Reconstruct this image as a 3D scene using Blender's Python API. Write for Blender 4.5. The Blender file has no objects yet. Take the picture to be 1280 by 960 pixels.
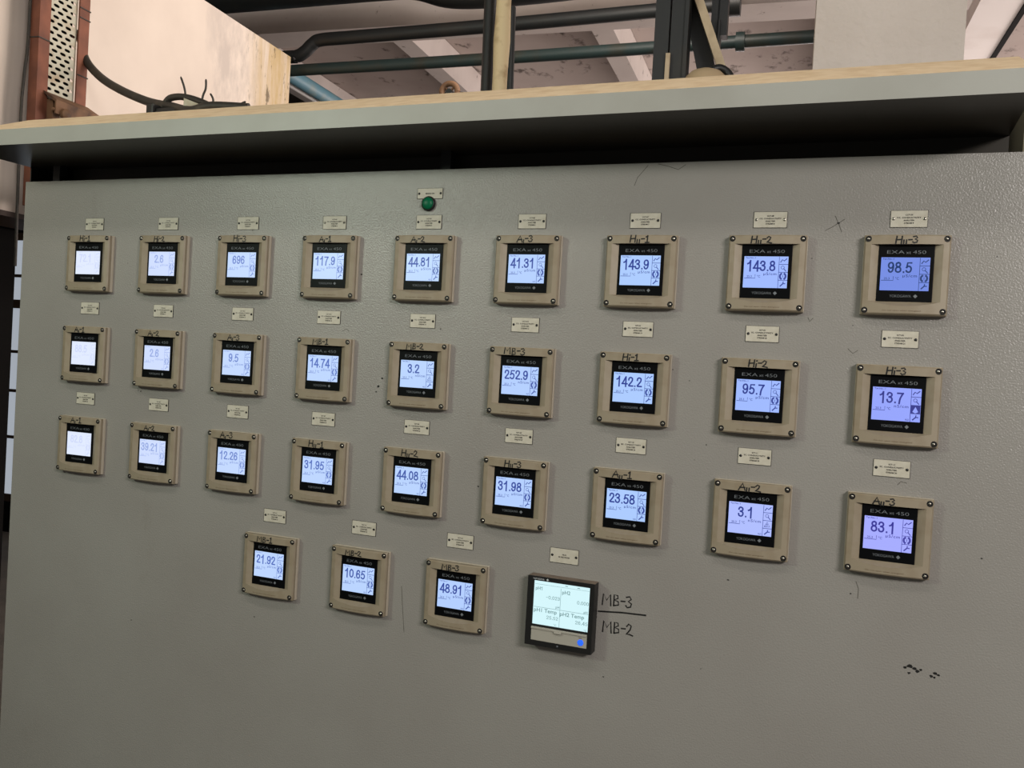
import bpy, bmesh, math, random
from mathutils import Matrix, Vector
random.seed(7)
S = bpy.context.scene
COL = S.collection
PI = math.pi

# ------------------------------------------------------------------ camera, world, lights, exposure
F_PX = 1121.893
RX = Vector((0.9291187554, 0.3653093805, 0.0573357668))
RD = Vector((0.0599273629, 0.0042501095, -0.9981936925))
RF = Vector((-0.3648932029, 0.9308764650, -0.0179431714))
CAM = Vector((0.3, -1.7865916, 1.6))
cd = bpy.data.cameras.new('camera'); cam = bpy.data.objects.new('camera', cd); COL.objects.link(cam)
cd.sensor_width = 36.0; cd.lens = F_PX * 36.0 / 1280.0; cd.clip_start = 0.02; cd.clip_end = 200
cam.matrix_world = Matrix(((RX.x, -RD.x, -RF.x, CAM.x), (RX.y, -RD.y, -RF.y, CAM.y), (RX.z, -RD.z, -RF.z, CAM.z), (0, 0, 0, 1)))
S.camera = cam
S.view_settings.view_transform = 'Standard'; S.view_settings.look = 'None'
S.view_settings.gamma = 1.0; S.view_settings.exposure = 0.0; S.view_settings.use_curve_mapping = False

TH = math.radians(-4.4333)                                # the building stands slightly turned against the panel
AX = Vector((math.cos(TH), -math.sin(TH), 0)); AY = Vector((math.sin(TH), math.cos(TH), 0))
ORG = Vector((CAM.x, CAM.y, 0))
def rm(x, y, z): return ORG + AX * x + AY * y + Vector((0, 0, z))
ROOM = Matrix(((AX.x, AY.x, 0, ORG.x), (AX.y, AY.y, 0, ORG.y), (0, 0, 1, 0), (0, 0, 0, 1)))

def s2l(c):
    def f(v):
        v /= 255.0
        return v / 12.92 if v <= 0.04045 else ((v + 0.055) / 1.055) ** 2.4
    return tuple(f(v) for v in c)

w = bpy.data.worlds.new('world'); S.world = w; w.use_nodes = True
w.node_tree.nodes['Background'].inputs[0].default_value = (*s2l((224, 224, 222)), 1)
w.node_tree.nodes['Background'].inputs[1].default_value = 0.155

def area(name, loc, target, size, size_y, power, color):
    d = bpy.data.lights.new(name, 'AREA'); d.shape = 'RECTANGLE'; d.size = size; d.size_y = size_y
    d.energy = power; d.color = color
    o = bpy.data.objects.new(name, d); COL.objects.link(o); o.location = loc
    o.rotation_euler = (Vector(target) - Vector(loc)).to_track_quat('-Z', 'Y').to_euler()
    return o
area('ceiling_tube_light_right', (2.3, -3.0, 2.8), (-0.5, 0, 1.5), 1.2, 0.45, 86, s2l((255, 248, 244)))
area('ceiling_tube_light_left', (-2.45, -2.75, 2.62), (-1.0, 0, 1.8), 0.5, 0.3, 25, s2l((238, 255, 232)))
area('ceiling_tube_light_middle', (-0.5, -1.75, 3.45), (-0.5, 0, 1.2), 2.4, 0.3, 14, s2l((255, 248, 238)))
area('window_daylight', rm(5.8, 5.8, 1.7), rm(-2, 5.2, 3.3), 4.2, 2.6, 315, s2l((255, 241, 234)))
area('rear_ceiling_fill', rm(1.2, 10.8, 1.6), rm(0.2, 5.0, 3.9), 5.0, 2.0, 230, s2l((255, 238, 232)))  # unseen fill added to brighten the ceiling
area('rear_beam_fill', rm(-0.6, 3.1, 3.45), rm(-2.3, 4.1, 3.2), 1.4, 0.3, 30, s2l((255, 242, 230)))  # unseen fill aimed to brighten the cross beam and wall beam

# ------------------------------------------------------------------ helpers
def mat(name, col, rough=0.6, metal=0.0, spec=0.5, noise=None, bump=None, emit=None):
    """noise = (scale, colour2, low, high); bump = (scale, strength, distance)"""
    m = bpy.data.materials.new(name); m.use_nodes = True
    n = m.node_tree.nodes; l = m.node_tree.links; b = n['Principled BSDF']
    b.inputs['Base Color'].default_value = (*s2l(col), 1)
    b.inputs['Roughness'].default_value = rough; b.inputs['Metallic'].default_value = metal
    b.inputs['Specular IOR Level'].default_value = spec
    tc = n.new('ShaderNodeTexCoord')
    if noise:
        t = n.new('ShaderNodeTexNoise'); t.inputs['Scale'].default_value = noise[0]; t.inputs['Detail'].default_value = 6
        l.new(tc.outputs['Object'], t.inputs['Vector'])
        r = n.new('ShaderNodeValToRGB')
        r.color_ramp.elements[0].position = noise[2]; r.color_ramp.elements[1].position = noise[3]
        r.color_ramp.elements[0].color = (*s2l(col), 1); r.color_ramp.elements[1].color = (*s2l(noise[1]), 1)
        l.new(t.outputs['Fac'], r.inputs['Fac']); l.new(r.outputs['Color'], b.inputs['Base Color'])
    if bump:
        t = n.new('ShaderNodeTexNoise'); t.inputs['Scale'].default_value = bump[0]; t.inputs['Detail'].default_value = 2
        l.new(tc.outputs['Object'], t.inputs['Vector'])
        q = n.new('ShaderNodeBump'); q.inputs['Strength'].default_value = bump[1]; q.inputs['Distance'].default_value = bump[2]
        l.new(t.outputs['Fac'], q.inputs['Height']); l.new(q.outputs['Normal'], b.inputs['Normal'])
    if emit:
        b.inputs['Emission Color'].default_value = (*s2l(emit[0]), 1); b.inputs['Emission Strength'].default_value = emit[1]
    return m

def add_mottle(m, scale, col, lo, hi, stretch=(1, 1, 1), fac=1.0, mask=None):
    """a second layer of stains over the base colour; mask = (axis, from, to) in object metres"""
    n = m.node_tree.nodes; l = m.node_tree.links; b = n['Principled BSDF']
    src = b.inputs['Base Color'].links[0].from_socket if b.inputs['Base Color'].links else None
    tc = n.new('ShaderNodeTexCoord'); mp = n.new('ShaderNodeMapping'); mp.inputs['Scale'].default_value = stretch
    l.new(tc.outputs['Object'], mp.inputs['Vector'])
    t = n.new('ShaderNodeTexNoise'); t.inputs['Scale'].default_value = scale; t.inputs['Detail'].default_value = 8; t.inputs['Roughness'].default_value = 0.7
    l.new(mp.outputs['Vector'], t.inputs['Vector'])
    r = n.new('ShaderNodeMapRange'); r.inputs['From Min'].default_value = lo; r.inputs['From Max'].default_value = hi; r.inputs['To Max'].default_value = fac
    l.new(t.outputs['Fac'], r.inputs['Value']); f = r.outputs['Result']
    if mask:
        sx = n.new('ShaderNodeSeparateXYZ'); l.new(tc.outputs['Object'], sx.inputs['Vector'])
        k = n.new('ShaderNodeMapRange'); k.inputs['From Min'].default_value = mask[1]; k.inputs['From Max'].default_value = mask[2]
        l.new(sx.outputs[mask[0]], k.inputs['Value'])
        mu = n.new('ShaderNodeMath'); mu.operation = 'MULTIPLY'; l.new(f, mu.inputs[0]); l.new(k.outputs['Result'], mu.inputs[1]); f = mu.outputs[0]
    x = n.new('ShaderNodeMix'); x.data_type = 'RGBA'
    l.new(f, x.inputs[0])
    if src: l.new(src, x.inputs[6])
    else: x.inputs[6].default_value = b.inputs['Base Color'].default_value
    x.inputs[7].default_value = (*s2l(col), 1)
    l.new(x.outputs[2], b.inputs['Base Color'])

def link(name, me, mats, parent=None):
    o = bpy.data.objects.new(name, me); COL.objects.link(o)
    if mats and not me.materials:
        for m in (mats if isinstance(mats, (list, tuple)) else [mats]): me.materials.append(m)
    if parent: o.parent = parent
    return o
def mesh(name, bm, smooth=None):
    bmesh.ops.recalc_face_normals(bm, faces=bm.faces)
    me = bpy.data.meshes.new(name); bm.to_mesh(me); bm.free()
    if smooth is not None:
        me.shade_smooth(); me.set_sharp_from_angle(angle=math.radians(smooth))
    return me
def obj(name, bm, mats, parent=None, smooth=None): return link(name, mesh(name, bm, smooth), mats, parent)
def tag(o, label=None, cat=None, group=None, kind=None):
    if label: o['label'] = label
    if cat: o['category'] = cat
    if group: o['group'] = group
    if kind: o['kind'] = kind
    return o
def empty(name, loc, label=None, cat=None, group=None, mtx=None):
    o = bpy.data.objects.new(name, None); COL.objects.link(o); o.empty_display_size = 0.05
    if mtx is not None: o.matrix_world = mtx
    else: o.location = loc
    return tag(o, label, cat, group)

def box(bm, x0, x1, y0, y1, z0, z1, bev=0.0, mi=0):
    v = [bm.verts.new((x, y, z)) for x in (x0, x1) for y in (y0, y1) for z in (z0, z1)]
    fs = [bm.faces.new([v[i] for i in f]) for f in ((0, 1, 3, 2), (4, 6, 7, 5), (0, 4, 5, 1), (2, 3, 7, 6), (0, 2, 6, 4), (1, 5, 7, 3))]
    for f in fs: f.material_index = mi
    if bev:
        es = list({e for f in fs for e in f.edges})
        r = bmesh.ops.bevel(bm, geom=es, offset=bev, segments=2, affect='EDGES', profile=0.6)
        for f in r['faces']: f.material_index = mi
    return v
def prism(bm, pts, lift, mi=0):
    """pts: list of 3-D points of a planar outline, extruded by the vector lift"""
    a = [bm.verts.new(p) for p in pts]; b = [bm.verts.new(Vector(p) + Vector(lift)) for p in pts]
    n = len(a); fs = [bm.faces.new(a), bm.faces.new(b[::-1])]
    fs += [bm.faces.new((a[i], b[i], b[(i + 1) % n], a[(i + 1) % n])) for i in range(n)]
    for f in fs: f.material_index = mi
def smooth_path(pts, n=8):
    """Catmull-Rom through pts"""
    P = [Vector(p) for p in pts]; out = []
    for i in range(len(P) - 1):
        p0 = P[max(i - 1, 0)]; p1 = P[i]; p2 = P[i + 1]; p3 = P[min(i + 2, len(P) - 1)]
        for k in range(n):
            t = k / n
            out.append(0.5 * ((2 * p1) + (p2 - p0) * t + (2 * p0 - 5 * p1 + 4 * p2 - p3) * t * t + (3 * p1 - p0 - 3 * p2 + p3) * t ** 3))
    out.append(P[-1]); return out
def tube(bm, pts, r, seg=12, mi=0, cap=True):
    P = [Vector(p) for p in pts]; rings = []
    up = None
    for i, p in enumerate(P):
        d = (P[min(i + 1, len(P) - 1)] - P[max(i - 1, 0)]).normalized()
        if up is None:
            up = Vector((0, 0, 1)) if abs(d.z) < 0.9 else Vector((1, 0, 0))
        u = (up - d * up.dot(d)).normalized(); v = d.cross(u); up = u
        rr = r[i] if isinstance(r, (list, tuple)) else r
        rings.append([bm.verts.new(p + (u * math.cos(2 * PI * k / seg) + v * math.sin(2 * PI * k / seg)) * rr) for k in range(seg)])
    for a, b in zip(rings, rings[1:]):
        for k in range(seg):
            f = bm.faces.new((a[k], a[(k + 1) % seg], b[(k + 1) % seg], b[k])); f.material_index = mi
    if cap:
        for q in (rings[0], rings[-1][::-1]):
            f = bm.faces.new(q); f.material_index = mi
def lathe(bm, prof, org, axis, seg=20, mi=None):
    """prof: (radius, height along axis)"""
    axis = Vector(axis).normalized(); u = Vector((0, 0, 1)) if abs(axis.z) < 0.9 else Vector((1, 0, 0))
    u = (u - axis * u.dot(axis)).normalized(); v = axis.cross(u); org = Vector(org); rings = []
    for r, h in prof:
        if r < 1e-6: rings.append([bm.verts.new(org + axis * h)])
        else: rings.append([bm.verts.new(org + axis * h + (u * math.cos(2 * PI * k / seg) + v * math.sin(2 * PI * k / seg)) * r) for k in range(seg)])
    for i, (a, b) in enumerate(zip(rings, rings[1:])):
        for k in range(seg):
            k2 = (k + 1) % seg
            vs = [a[0] if len(a) == 1 else a[k], a[0] if len(a) == 1 else a[k2], b[0] if len(b) == 1 else b[k2], b[0] if len(b) == 1 else b[k]]
            q = []
            for x in vs:
                if x not in q: q.append(x)
            if len(q) > 2:
                f = bm.faces.new(q)
                if mi: f.material_index = mi[i]

_font = {}
def text_mesh(s, size_h=None, width=None, height=None, bold=0.0, align='C', spacing=1.0):
    """flat lettering in the XZ plane, facing -Y; cap height size_h, or squeezed to width x height"""
    key = (s, size_h, width, height, bold, align, spacing)
    if key in _font: return _font[key]
    c = bpy.data.curves.new('lettering', 'FONT'); c.body = s; c.size = 1.0; c.resolution_u = 3; c.offset = bold; c.space_character = spacing
    o = bpy.data.objects.new('lettering', c); COL.objects.link(o)
    dg = bpy.context.evaluated_depsgraph_get(); me = bpy.data.meshes.new_from_object(o.evaluated_get(dg))
    bpy.data.objects.remove(o); bpy.data.curves.remove(c)
    xs = [v.co.x for v in me.vertices]; ys = [v.co.y for v in me.vertices]
    x0, x1 = min(xs), max(xs); cap = 0.69
    sz = height / cap if height else size_h / cap
    sx = width / (x1 - x0) if width else sz
    ox = {'C': (x0 + x1) / 2, 'L': x0, 'R': x1}[align]
    for v in me.vertices:
        v.co = Vector(((v.co.x - ox) * sx, 0, v.co.y * sz))
    me.materials.clear(); me.name = 'lettering'
    _font[key] = me; return me
def join_text(items):
    """items: (mesh, x, z) -> one mesh"""
    bm = bmesh.new()
    for me, x, z in items:
        b2 = bmesh.new(); b2.from_mesh(me); bmesh.ops.translate(b2, verts=b2.verts, vec=(x, 0, z))
        t = bpy.data.meshes.new('t'); b2.to_mesh(t); b2.free(); bm.from_mesh(t); bpy.data.meshes.remove(t)
    for f in bm.faces:
        f.normal_update()
        if f.normal.y > 0: f.normal_flip()
    me = bpy.data.meshes.new('lettering'); bm.to_mesh(me); bm.free(); return me

GL = {'H': (.80, [[(.05, 1), (.0, 0)], [(.62, 1), (.6, 0)], [(.02, .5), (.62, .55)]]),
      'A': (.85, [[(0, 0), (.38, 1), (.72, .02)], [(.12, .36), (.66, .4)]]),
      'M': (1.0, [[(0, 0), (.06, 1), (.38, .42), (.72, 1), (.80, 0)]]),
      'B': (.66, [[(.05, 0), (.05, 1), (.38, .95), (.42, .72), (.08, .52), (.45, .42), (.5, .12), (.05, 0)]]),
      'l': (.22, [[(.05, .3), (.05, -.15)]]),
      'i': (.24, [[(.05, .42), (.03, -.12)], [(.06, .86), (.1, .88)]]),
      'L': (.5, [[(.04, .36), (.04, -.14)], [(.32, .36), (.32, -.14)]]),
      '-': (.5, [[(.05, .52), (.38, .54)]]),
      '1': (.5, [[(.24, 1), (.24, 0)], [(.02, 0), (.46, .02)], [(.08, .84), (.24, 1)]]),
      '2': (.62, [[(.02, .78), (.18, 1), (.42, .86), (.34, .5), (.0, .04), (.3, .08), (.58, .0)]]),
      '3': (.6, [[(.02, .92), (.3, 1), (.46, .78), (.2, .56), (.5, .38), (.42, .08), (.12, 0), (.0, .14)]])}
def strokes(s, h, width, fy=None, slant=0.0, seed=0, xs=1.0):
    """marker handwriting as narrow ribbons facing -Y; fy(x) gives the surface they lie on"""
    rnd = random.Random(seed); bm = bmesh.new(); x = 0.0
    for ch in s:
        adv, ls = GL[ch]
        dz = rnd.uniform(-.06, .06)
        for pl in ls:
            P = [(x + (p[0] * xs + slant * p[1]) * h, (p[1] + dz) * h) for p in pl]
            ribbon(bm, P, width, fy)
        x += adv * h * 1.02 * xs
    return bm, x
def ribbon(bm, P, width, fy=None, th=0.0002):
    n = len(P)
    L = []
    for i in range(n):
        a = P[max(i - 1, 0)]; b = P[min(i + 1, n - 1)]
        dx, dz = b[0] - a[0], b[1] - a[1]; d = math.hypot(dx, dz) or 1
        nx, nz = -dz / d * width / 2, dx / d * width / 2
        ex = (-dx / d * width / 2, -dz / d * width / 2) if i == 0 else ((dx / d * width / 2, dz / d * width / 2) if i == n - 1 else (0, 0))
        q = (P[i][0] + ex[0], P[i][1] + ex[1])
        L.append(((q[0] + nx, q[1] + nz), (q[0] - nx, q[1] - nz)))
    vs = []
    for a, b in L:
        vs.append([bm.verts.new((p[0], (fy(p[0]) if fy else 0) - th, p[1])) for p in (a, b)])
    for a, b in zip(vs, vs[1:]): bm.faces.new((a[0], a[1], b[1], b[0]))

def cr2(P, n=6):
    return [(q.x, q.z) for q in smooth_path([(p[0], 0, p[1]) for p in P], n)]
DG = {'0': [cr2([(.28, .93), (.11, .78), (.075, .5), (.11, .22), (.28, .07), (.45, .22), (.485, .5), (.45, .78), (.28, .93), (.2, .9)])],
      '1': [[(.34, 0), (.34, .98)], cr2([(.10, .70), (.22, .76), (.32, .92)])],
      '2': [cr2([(.09, .68), (.13, .86), (.29, .93), (.45, .84), (.45, .62), (.30, .38), (.10, .12)]) + [(.10, .075), (.52, .075)]],
      '3': [cr2([(.08, .74), (.14, .89), (.28, .93), (.43, .83), (.42, .64), (.24, .54)]), cr2([(.24, .54), (.43, .46), (.475, .28), (.40, .12), (.27, .07), (.12, .13), (.07, .28)])],
      '4': [[(.41, 0), (.41, .96)], [(.38, .93), (.07, .30)], [(.03, .27), (.55, .27)]],
      '5': [[(.48, .92), (.17, .92), (.12, .52)], cr2([(.10, .50), (.20, .60), (.34, .60), (.46, .48), (.475, .30), (.40, .12), (.26, .07), (.13, .12), (.09, .19)])],
      '6': [cr2([(.46, .74), (.41, .88), (.28, .93), (.14, .82), (.08, .55), (.085, .30), (.15, .12), (.28, .07), (.42, .14), (.475, .32), (.42, .50), (.28, .57), (.14, .48), (.09, .34)])],
      '7': [[(.05, .92), (.50, .92)], cr2([(.48, .90), (.34, .62), (.25, .35), (.21, 0)])],
      '8': [cr2([(.28, .93), (.13, .86), (.12, .66), (.28, .545), (.43, .66), (.42, .86), (.28, .93), (.2, .9)]), cr2([(.28, .545), (.10, .43), (.09, .18), (.28, .07), (.47, .18), (.46, .43), (.28, .545), (.2, .52)])],
      '9': [cr2([(.10, .26), (.15, .12), (.28, .07), (.42, .18), (.48, .45), (.475, .70), (.41, .88), (.28, .93), (.14, .86), (.085, .68), (.14, .50), (.28, .43), (.42, .52), (.47, .66)])],
      '.': [[(.13, .06), (.13, .08)]], '-': [[(.12, .48), (.42, .48)]]}
def num_mesh(s, width, height, bold=0):
    me = digits(s, height, .10); xs = [v.co.x for v in me.vertices]; k = width / (max(xs) - min(xs))
    for v in me.vertices: v.co.x *= k
    return me
def digits(s, h, wgt=.15):
    bm = bmesh.new(); x = 0.0
    for ch in s:
        for pl in DG[ch]: ribbon(bm, [(x + p[0] * h, p[1] * h) for p in pl], (wgt if ch != '.' else .14) * h, th=0)
        x += (.62 if ch != '.' else .27) * h
    bmesh.ops.translate(bm, verts=bm.verts, vec=(-x / 2, 0, 0)); return mesh('digits', bm)

# ------------------------------------------------------------------ materials
M_panel = mat('grey_powder_coat', (153, 150, 144), 0.31, spec=0.55, noise=(3.0, (147, 143, 137), .35, .7), bump=(300, .6, .0014))
add_mottle(M_panel, 9, (120, 112, 98), .62, .78, (1, 1, .35), .35)
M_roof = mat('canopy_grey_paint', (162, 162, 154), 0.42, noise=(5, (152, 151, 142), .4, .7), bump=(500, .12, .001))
M_under = mat('canopy_shade', (58, 55, 49), 0.3, spec=0.25)  # grey paint darkened: shade below the canopy put into the colour
M_tantop = mat('tan_canopy_top', (234, 208, 172), 0.85, noise=(26, (218, 188, 148), .4, .7))  # tan for the upward-facing faces of the canopy roof
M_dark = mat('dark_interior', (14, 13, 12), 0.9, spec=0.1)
M_beige = mat('beige_case', (152, 140, 119), 0.5, noise=(30, (138, 123, 100), .45, .8), bump=(900, .05, .0004))
M_beige2 = mat('lit_rear_case', (190, 180, 162), 0.5)  # case beige made lighter: light on the side strips put into the colour
M_bezel = mat('black_glossy_bezel', (7, 8, 10), 0.4, spec=0.12)
M_ink = mat('black_marker_ink', (14, 13, 12), 0.6)
M_scratch = mat('faint_scratch', (82, 78, 70), 0.7)
M_warn = mat('brown_print', (112, 92, 66), 0.7)
M_logo = mat('grey_print', (116, 121, 126), 0.6)
M_logow = mat('white_print', (205, 210, 212), 0.6)
M_scr_dark = mat('screw_recess', (18, 17, 16), 0.5)
M_scr = mat('steel_screw', (170, 165, 155), 0.28, metal=1.0)
M_plate = mat('engraved_plate', (205, 200, 184), 0.5, noise=(60, (192, 186, 168), .4, .7))
M_plate_edge = mat('plate_black_edge', (28, 27, 24), 0.6)
M_black = mat('black_plastic', (22, 22, 22), 0.45)
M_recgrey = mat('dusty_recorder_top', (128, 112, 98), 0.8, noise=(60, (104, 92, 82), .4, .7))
M_flap = mat('grey_flap', (172, 168, 156), 0.45)
M_plaster = mat('white_plaster', (212, 201, 192), 0.85, noise=(2.2, (196, 184, 174), .4, .7), bump=(42, .6, .010))
M_wall_beam = mat('stained_plaster', (222, 209, 196), 0.85, noise=(1.8, (203, 190, 178), .4, .72), bump=(12, .25, .006))
add_mottle(M_wall_beam, 2.4, (172, 162, 156), .5, .62, (1, 1, .45), .6, ('Y', 3.35, 3.6))
add_mottle(M_wall_beam, 5.0, (186, 160, 108), .36, .58, (1, 1.6, .2), .9, ('Y', 3.75, 3.98))
add_mottle(M_wall_beam, 16.0, (52, 38, 22), .555, .62, (1, 1, .4), .95, ('Y', 3.7, 4.1))
M_ceil = mat('ceiling_plaster', (182, 170, 163), 0.9, noise=(1.2, (166, 152, 145), .4, .7), bump=(10, .2, .006))
add_mottle(M_ceil, 7, (66, 54, 46), .565, .66, (1, .6, 1), .85)
M_cbeam = mat('ceiling_beam_plaster', (205, 196, 190), 0.9, noise=(2, (188, 178, 172), .4, .7), bump=(14, .15, .005))
add_mottle(M_cbeam, 13, (74, 60, 50), .62, .69, (1, 1, 1), .9)
M_litbeam = mat('lit_beam_soffit', (244, 238, 234), 0.9, noise=(3, (226, 216, 210), .5, .8))  # beam plaster whitened: light on the soffit put into the colour
M_stub = mat('grey_green_wall', (128, 124, 104), .9, noise=(6, (112, 108, 90), .4, .7))
M_conc = mat('grey_concrete', (118, 110, 102), 0.85, noise=(3, (98, 92, 86), .4, .7))
M_farwall = mat('far_wall', (120, 112, 102), 0.9, noise=(1, (100, 94, 86), .4, .7))
M_pipe = mat('dark_green_pipe', (30, 46, 46), 0.5, noise=(9, (44, 44, 36), .5, .75))
M_pipeb = mat('black_pipe', (21, 24, 25), 0.5, noise=(7, (34, 32, 29), .5, .8))
M_blue = mat('blue_pipe', (92, 134, 150), 0.5, noise=(12, (120, 140, 140), .5, .75))
M_white = mat('white_conduit', (225, 225, 222), 0.5)
M_bamboo = mat('bamboo', (206, 186, 146), 0.6, noise=(14, (142, 112, 72), .5, .72))
M_steel = mat('dark_steel', (23, 26, 27), 0.55, noise=(10, (40, 36, 30), .55, .8))
M_rust = mat('red_oxide_steel', (128, 76, 54), 0.65, noise=(12, (98, 56, 40), .4, .7))
M_rust2 = mat('rusty_bracket', (118, 86, 60), 0.7, noise=(18, (70, 48, 34), .45, .7))
M_galv = mat('galvanised_sheet', (186, 184, 166), 0.5, noise=(20, (168, 150, 122), .5, .75))
M_cable = mat('black_cable', (44, 41, 36), 0.55, noise=(30, (70, 62, 50), .5, .8))
M_timber = mat('pale_timber', (186, 168, 140), 0.75, noise=(14, (150, 130, 104), .45, .7))
M_tan = mat('tan_dome', (172, 150, 118), 0.6)
M_window = mat('window_glass', (190, 200, 210), 0.2, emit=((200, 208, 220), 0.55))
M_frame = mat('brown_window_frame', (62, 46, 36), 0.6)
M_lens = mat('green_lamp_lens', (0, 104, 68), 0.4, spec=0.3)

# ------------------------------------------------------------------ the setting
def struct(name, bm, m, label=None):
    o = obj(name, bm, m); o.matrix_world = ROOM; o['kind'] = 'structure'; return o
b = bmesh.new(); box(b, -7, 6.5, -4, 12, -.1, 0); struct('floor', b, M_conc)
b = bmesh.new(); box(b, -7, 6.5, 2.6, 12, 3.92, 4.1); struct('ceiling', b, M_ceil)
n = 0; XB0, XBP = -2.475, 1.335
for xr in (XB0 - 2 * XBP, XB0 - XBP, XB0, XB0 + XBP, XB0 + 2 * XBP, 2.45, 3.75):
    n += 1
    b = bmesh.new(); box(b, xr - .135, xr, 5.25, 11.9, 3.7, 3.915); struct('trim_%d' % n, b, M_cbeam)
b = bmesh.new(); box(b, .866, 1.089, 2.6, 11.8, 3.7, 3.915); struct('trim_8', b, M_litbeam)
b = bmesh.new(); box(b, 1.089, 1.118, 2.6, 11.8, 3.69, 3.915); struct('trim_11', b, M_dark)
b = bmesh.new(); box(b, -6.9, .80, 5.0, 5.25, 3.63, 3.915); struct('trim_9', b, M_cbeam)
b = bmesh.new(); box(b, -2.85, -2.6, 0.9, 4.19, 2.04, 3.17); struct('wall_beam', b, M_wall_beam)
b = bmesh.new(); box(b, -2.852, -2.598, 0.9, 4.19, 2.022, 2.04); struct('trim_12', b, M_frame)
b = bmesh.new(); box(b, .017, .393, 2.6, 2.98, 0, 3.9); struct('wall_column', b, M_plaster)
b = bmesh.new(); box(b, -7, 6.5, 11.8, 12, 0, 3.92); struct('wall_back', b, M_farwall)
b = bmesh.new(); box(b, .42, 1.5, 2.0, 2.5, 0, 2.215); struct('wall_right', b, M_stub)
# far left wall with the glazed strip that shows past the cabinet's left edge
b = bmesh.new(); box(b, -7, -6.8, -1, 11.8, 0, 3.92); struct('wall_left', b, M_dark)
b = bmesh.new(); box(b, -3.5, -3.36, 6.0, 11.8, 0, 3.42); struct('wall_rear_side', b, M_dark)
b = bmesh.new(); box(b, .0, .85, 2.05, 2.35, 0, 2.2); struct('wall_right', b, M_panel) if False else b.free()
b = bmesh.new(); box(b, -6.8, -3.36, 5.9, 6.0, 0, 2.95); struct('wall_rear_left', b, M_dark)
wn = bmesh.new(); box(wn, -6.35, -5.5, 5.86, 5.88, .3, 2.42)
wo = struct('window_1', wn, M_window)
fr = bmesh.new()
for x in (-6.36, -5.9, -5.5): box(fr, x - .015, x + .015, 5.835, 5.855, .3, 2.45)
for z, t in ((.3, .03), (.8, .012), (1.18, .012), (1.5, .012), (1.89, .035), (2.12, .012), (2.44, .03)): box(fr, -6.36, -5.5, 5.83, 5.85, z - t, z + t)
obj('window_frame', fr, M_frame, wo)

# ------------------------------------------------------------------ instrument panel: sheet, body, posts, canopy
XL, XR, ZT = -1.852, .68, 2.029
panel = empty('instrument_panel', (0, 0, 0), 'large grey floor-standing instrument panel with a projecting canopy along its top', 'control panel')
b = bmesh.new(); box(b, XL, XR, 0, .003, .02, ZT, .001); obj('front_sheet', b, M_panel, panel)
b = bmesh.new()
box(b, XL + .012, XL + .015, .003, .55, 0, 2.0714); box(b, XR - .003, XR, .003, .55, 0, ZT)
box(b, XL, XR, .55, .553, 0, 2.0714); box(b, XL, XR, .004, .55, 0, .02)
obj('cabinet_body', b, M_steel, panel)
b = bmesh.new(); box(b, XL + .11, .517, .055, .058, 1.9, 2.0714); obj('gap_shade_strip', b, M_under, panel)  # added dark strip standing in for the shade in the gap
CX0, CX1, CY, CZ0, CZ1 = -1.852, .517, -.205, 2.0715, 2.1095
b = bmesh.new()
prism(b, [(CX0, CY, CZ0), (CX0, CY, CZ1), (CX0, 0.0, 2.196), (CX0, .45, 2.338), (CX0, .56, 2.338), (CX0, .56, CZ0)], (CX1 - CX0, 0, 0))
bmesh.ops.recalc_face_normals(b, faces=b.faces)
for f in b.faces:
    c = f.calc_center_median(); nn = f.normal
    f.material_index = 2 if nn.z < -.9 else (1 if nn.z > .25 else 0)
canopy = empty('canopy', (-.6675, 0, CZ0), 'long grey sheet-metal canopy with a tan top over the instrument panel', 'canopy')
obj('roof', b, [M_roof, M_tantop, M_under]).parent = canopy; canopy.children[0].location = -canopy.location
for px in (-1.748, -.59):
    b = bmesh.new()
    box(b, px - .012, px + .012, .006, .03, ZT - .12, 2.0714); box(b, px - .012, px - .008, .03, .05, ZT - .12, 2.0714)
    obj('canopy_post', b, M_steel, panel)
b = bmesh.new()
wr, wx = strokes('MB-3', .0225, .0030, seed=3)
for bmx, ox, oz in ((wr, -.1735, 1.1265), (strokes('MB-2', .0225, .0030, seed=5)[0], -.1695, 1.0700)):
    t = bpy.data.meshes.new('t'); bmesh.ops.translate(bmx, verts=bmx.verts, vec=(ox, 0, oz)); bmx.to_mesh(t); bmx.free(); b.from_mesh(t); bpy.data.meshes.remove(t)
ribbon(b, [(-.1805, 1.1103), (-.13, 1.1150), (-.083, 1.1168)], .0034)
o = obj('marker_writing', b, M_ink, panel); o['label'] = 'black marker writing MB-3 over MB-2 with a line between'
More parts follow.
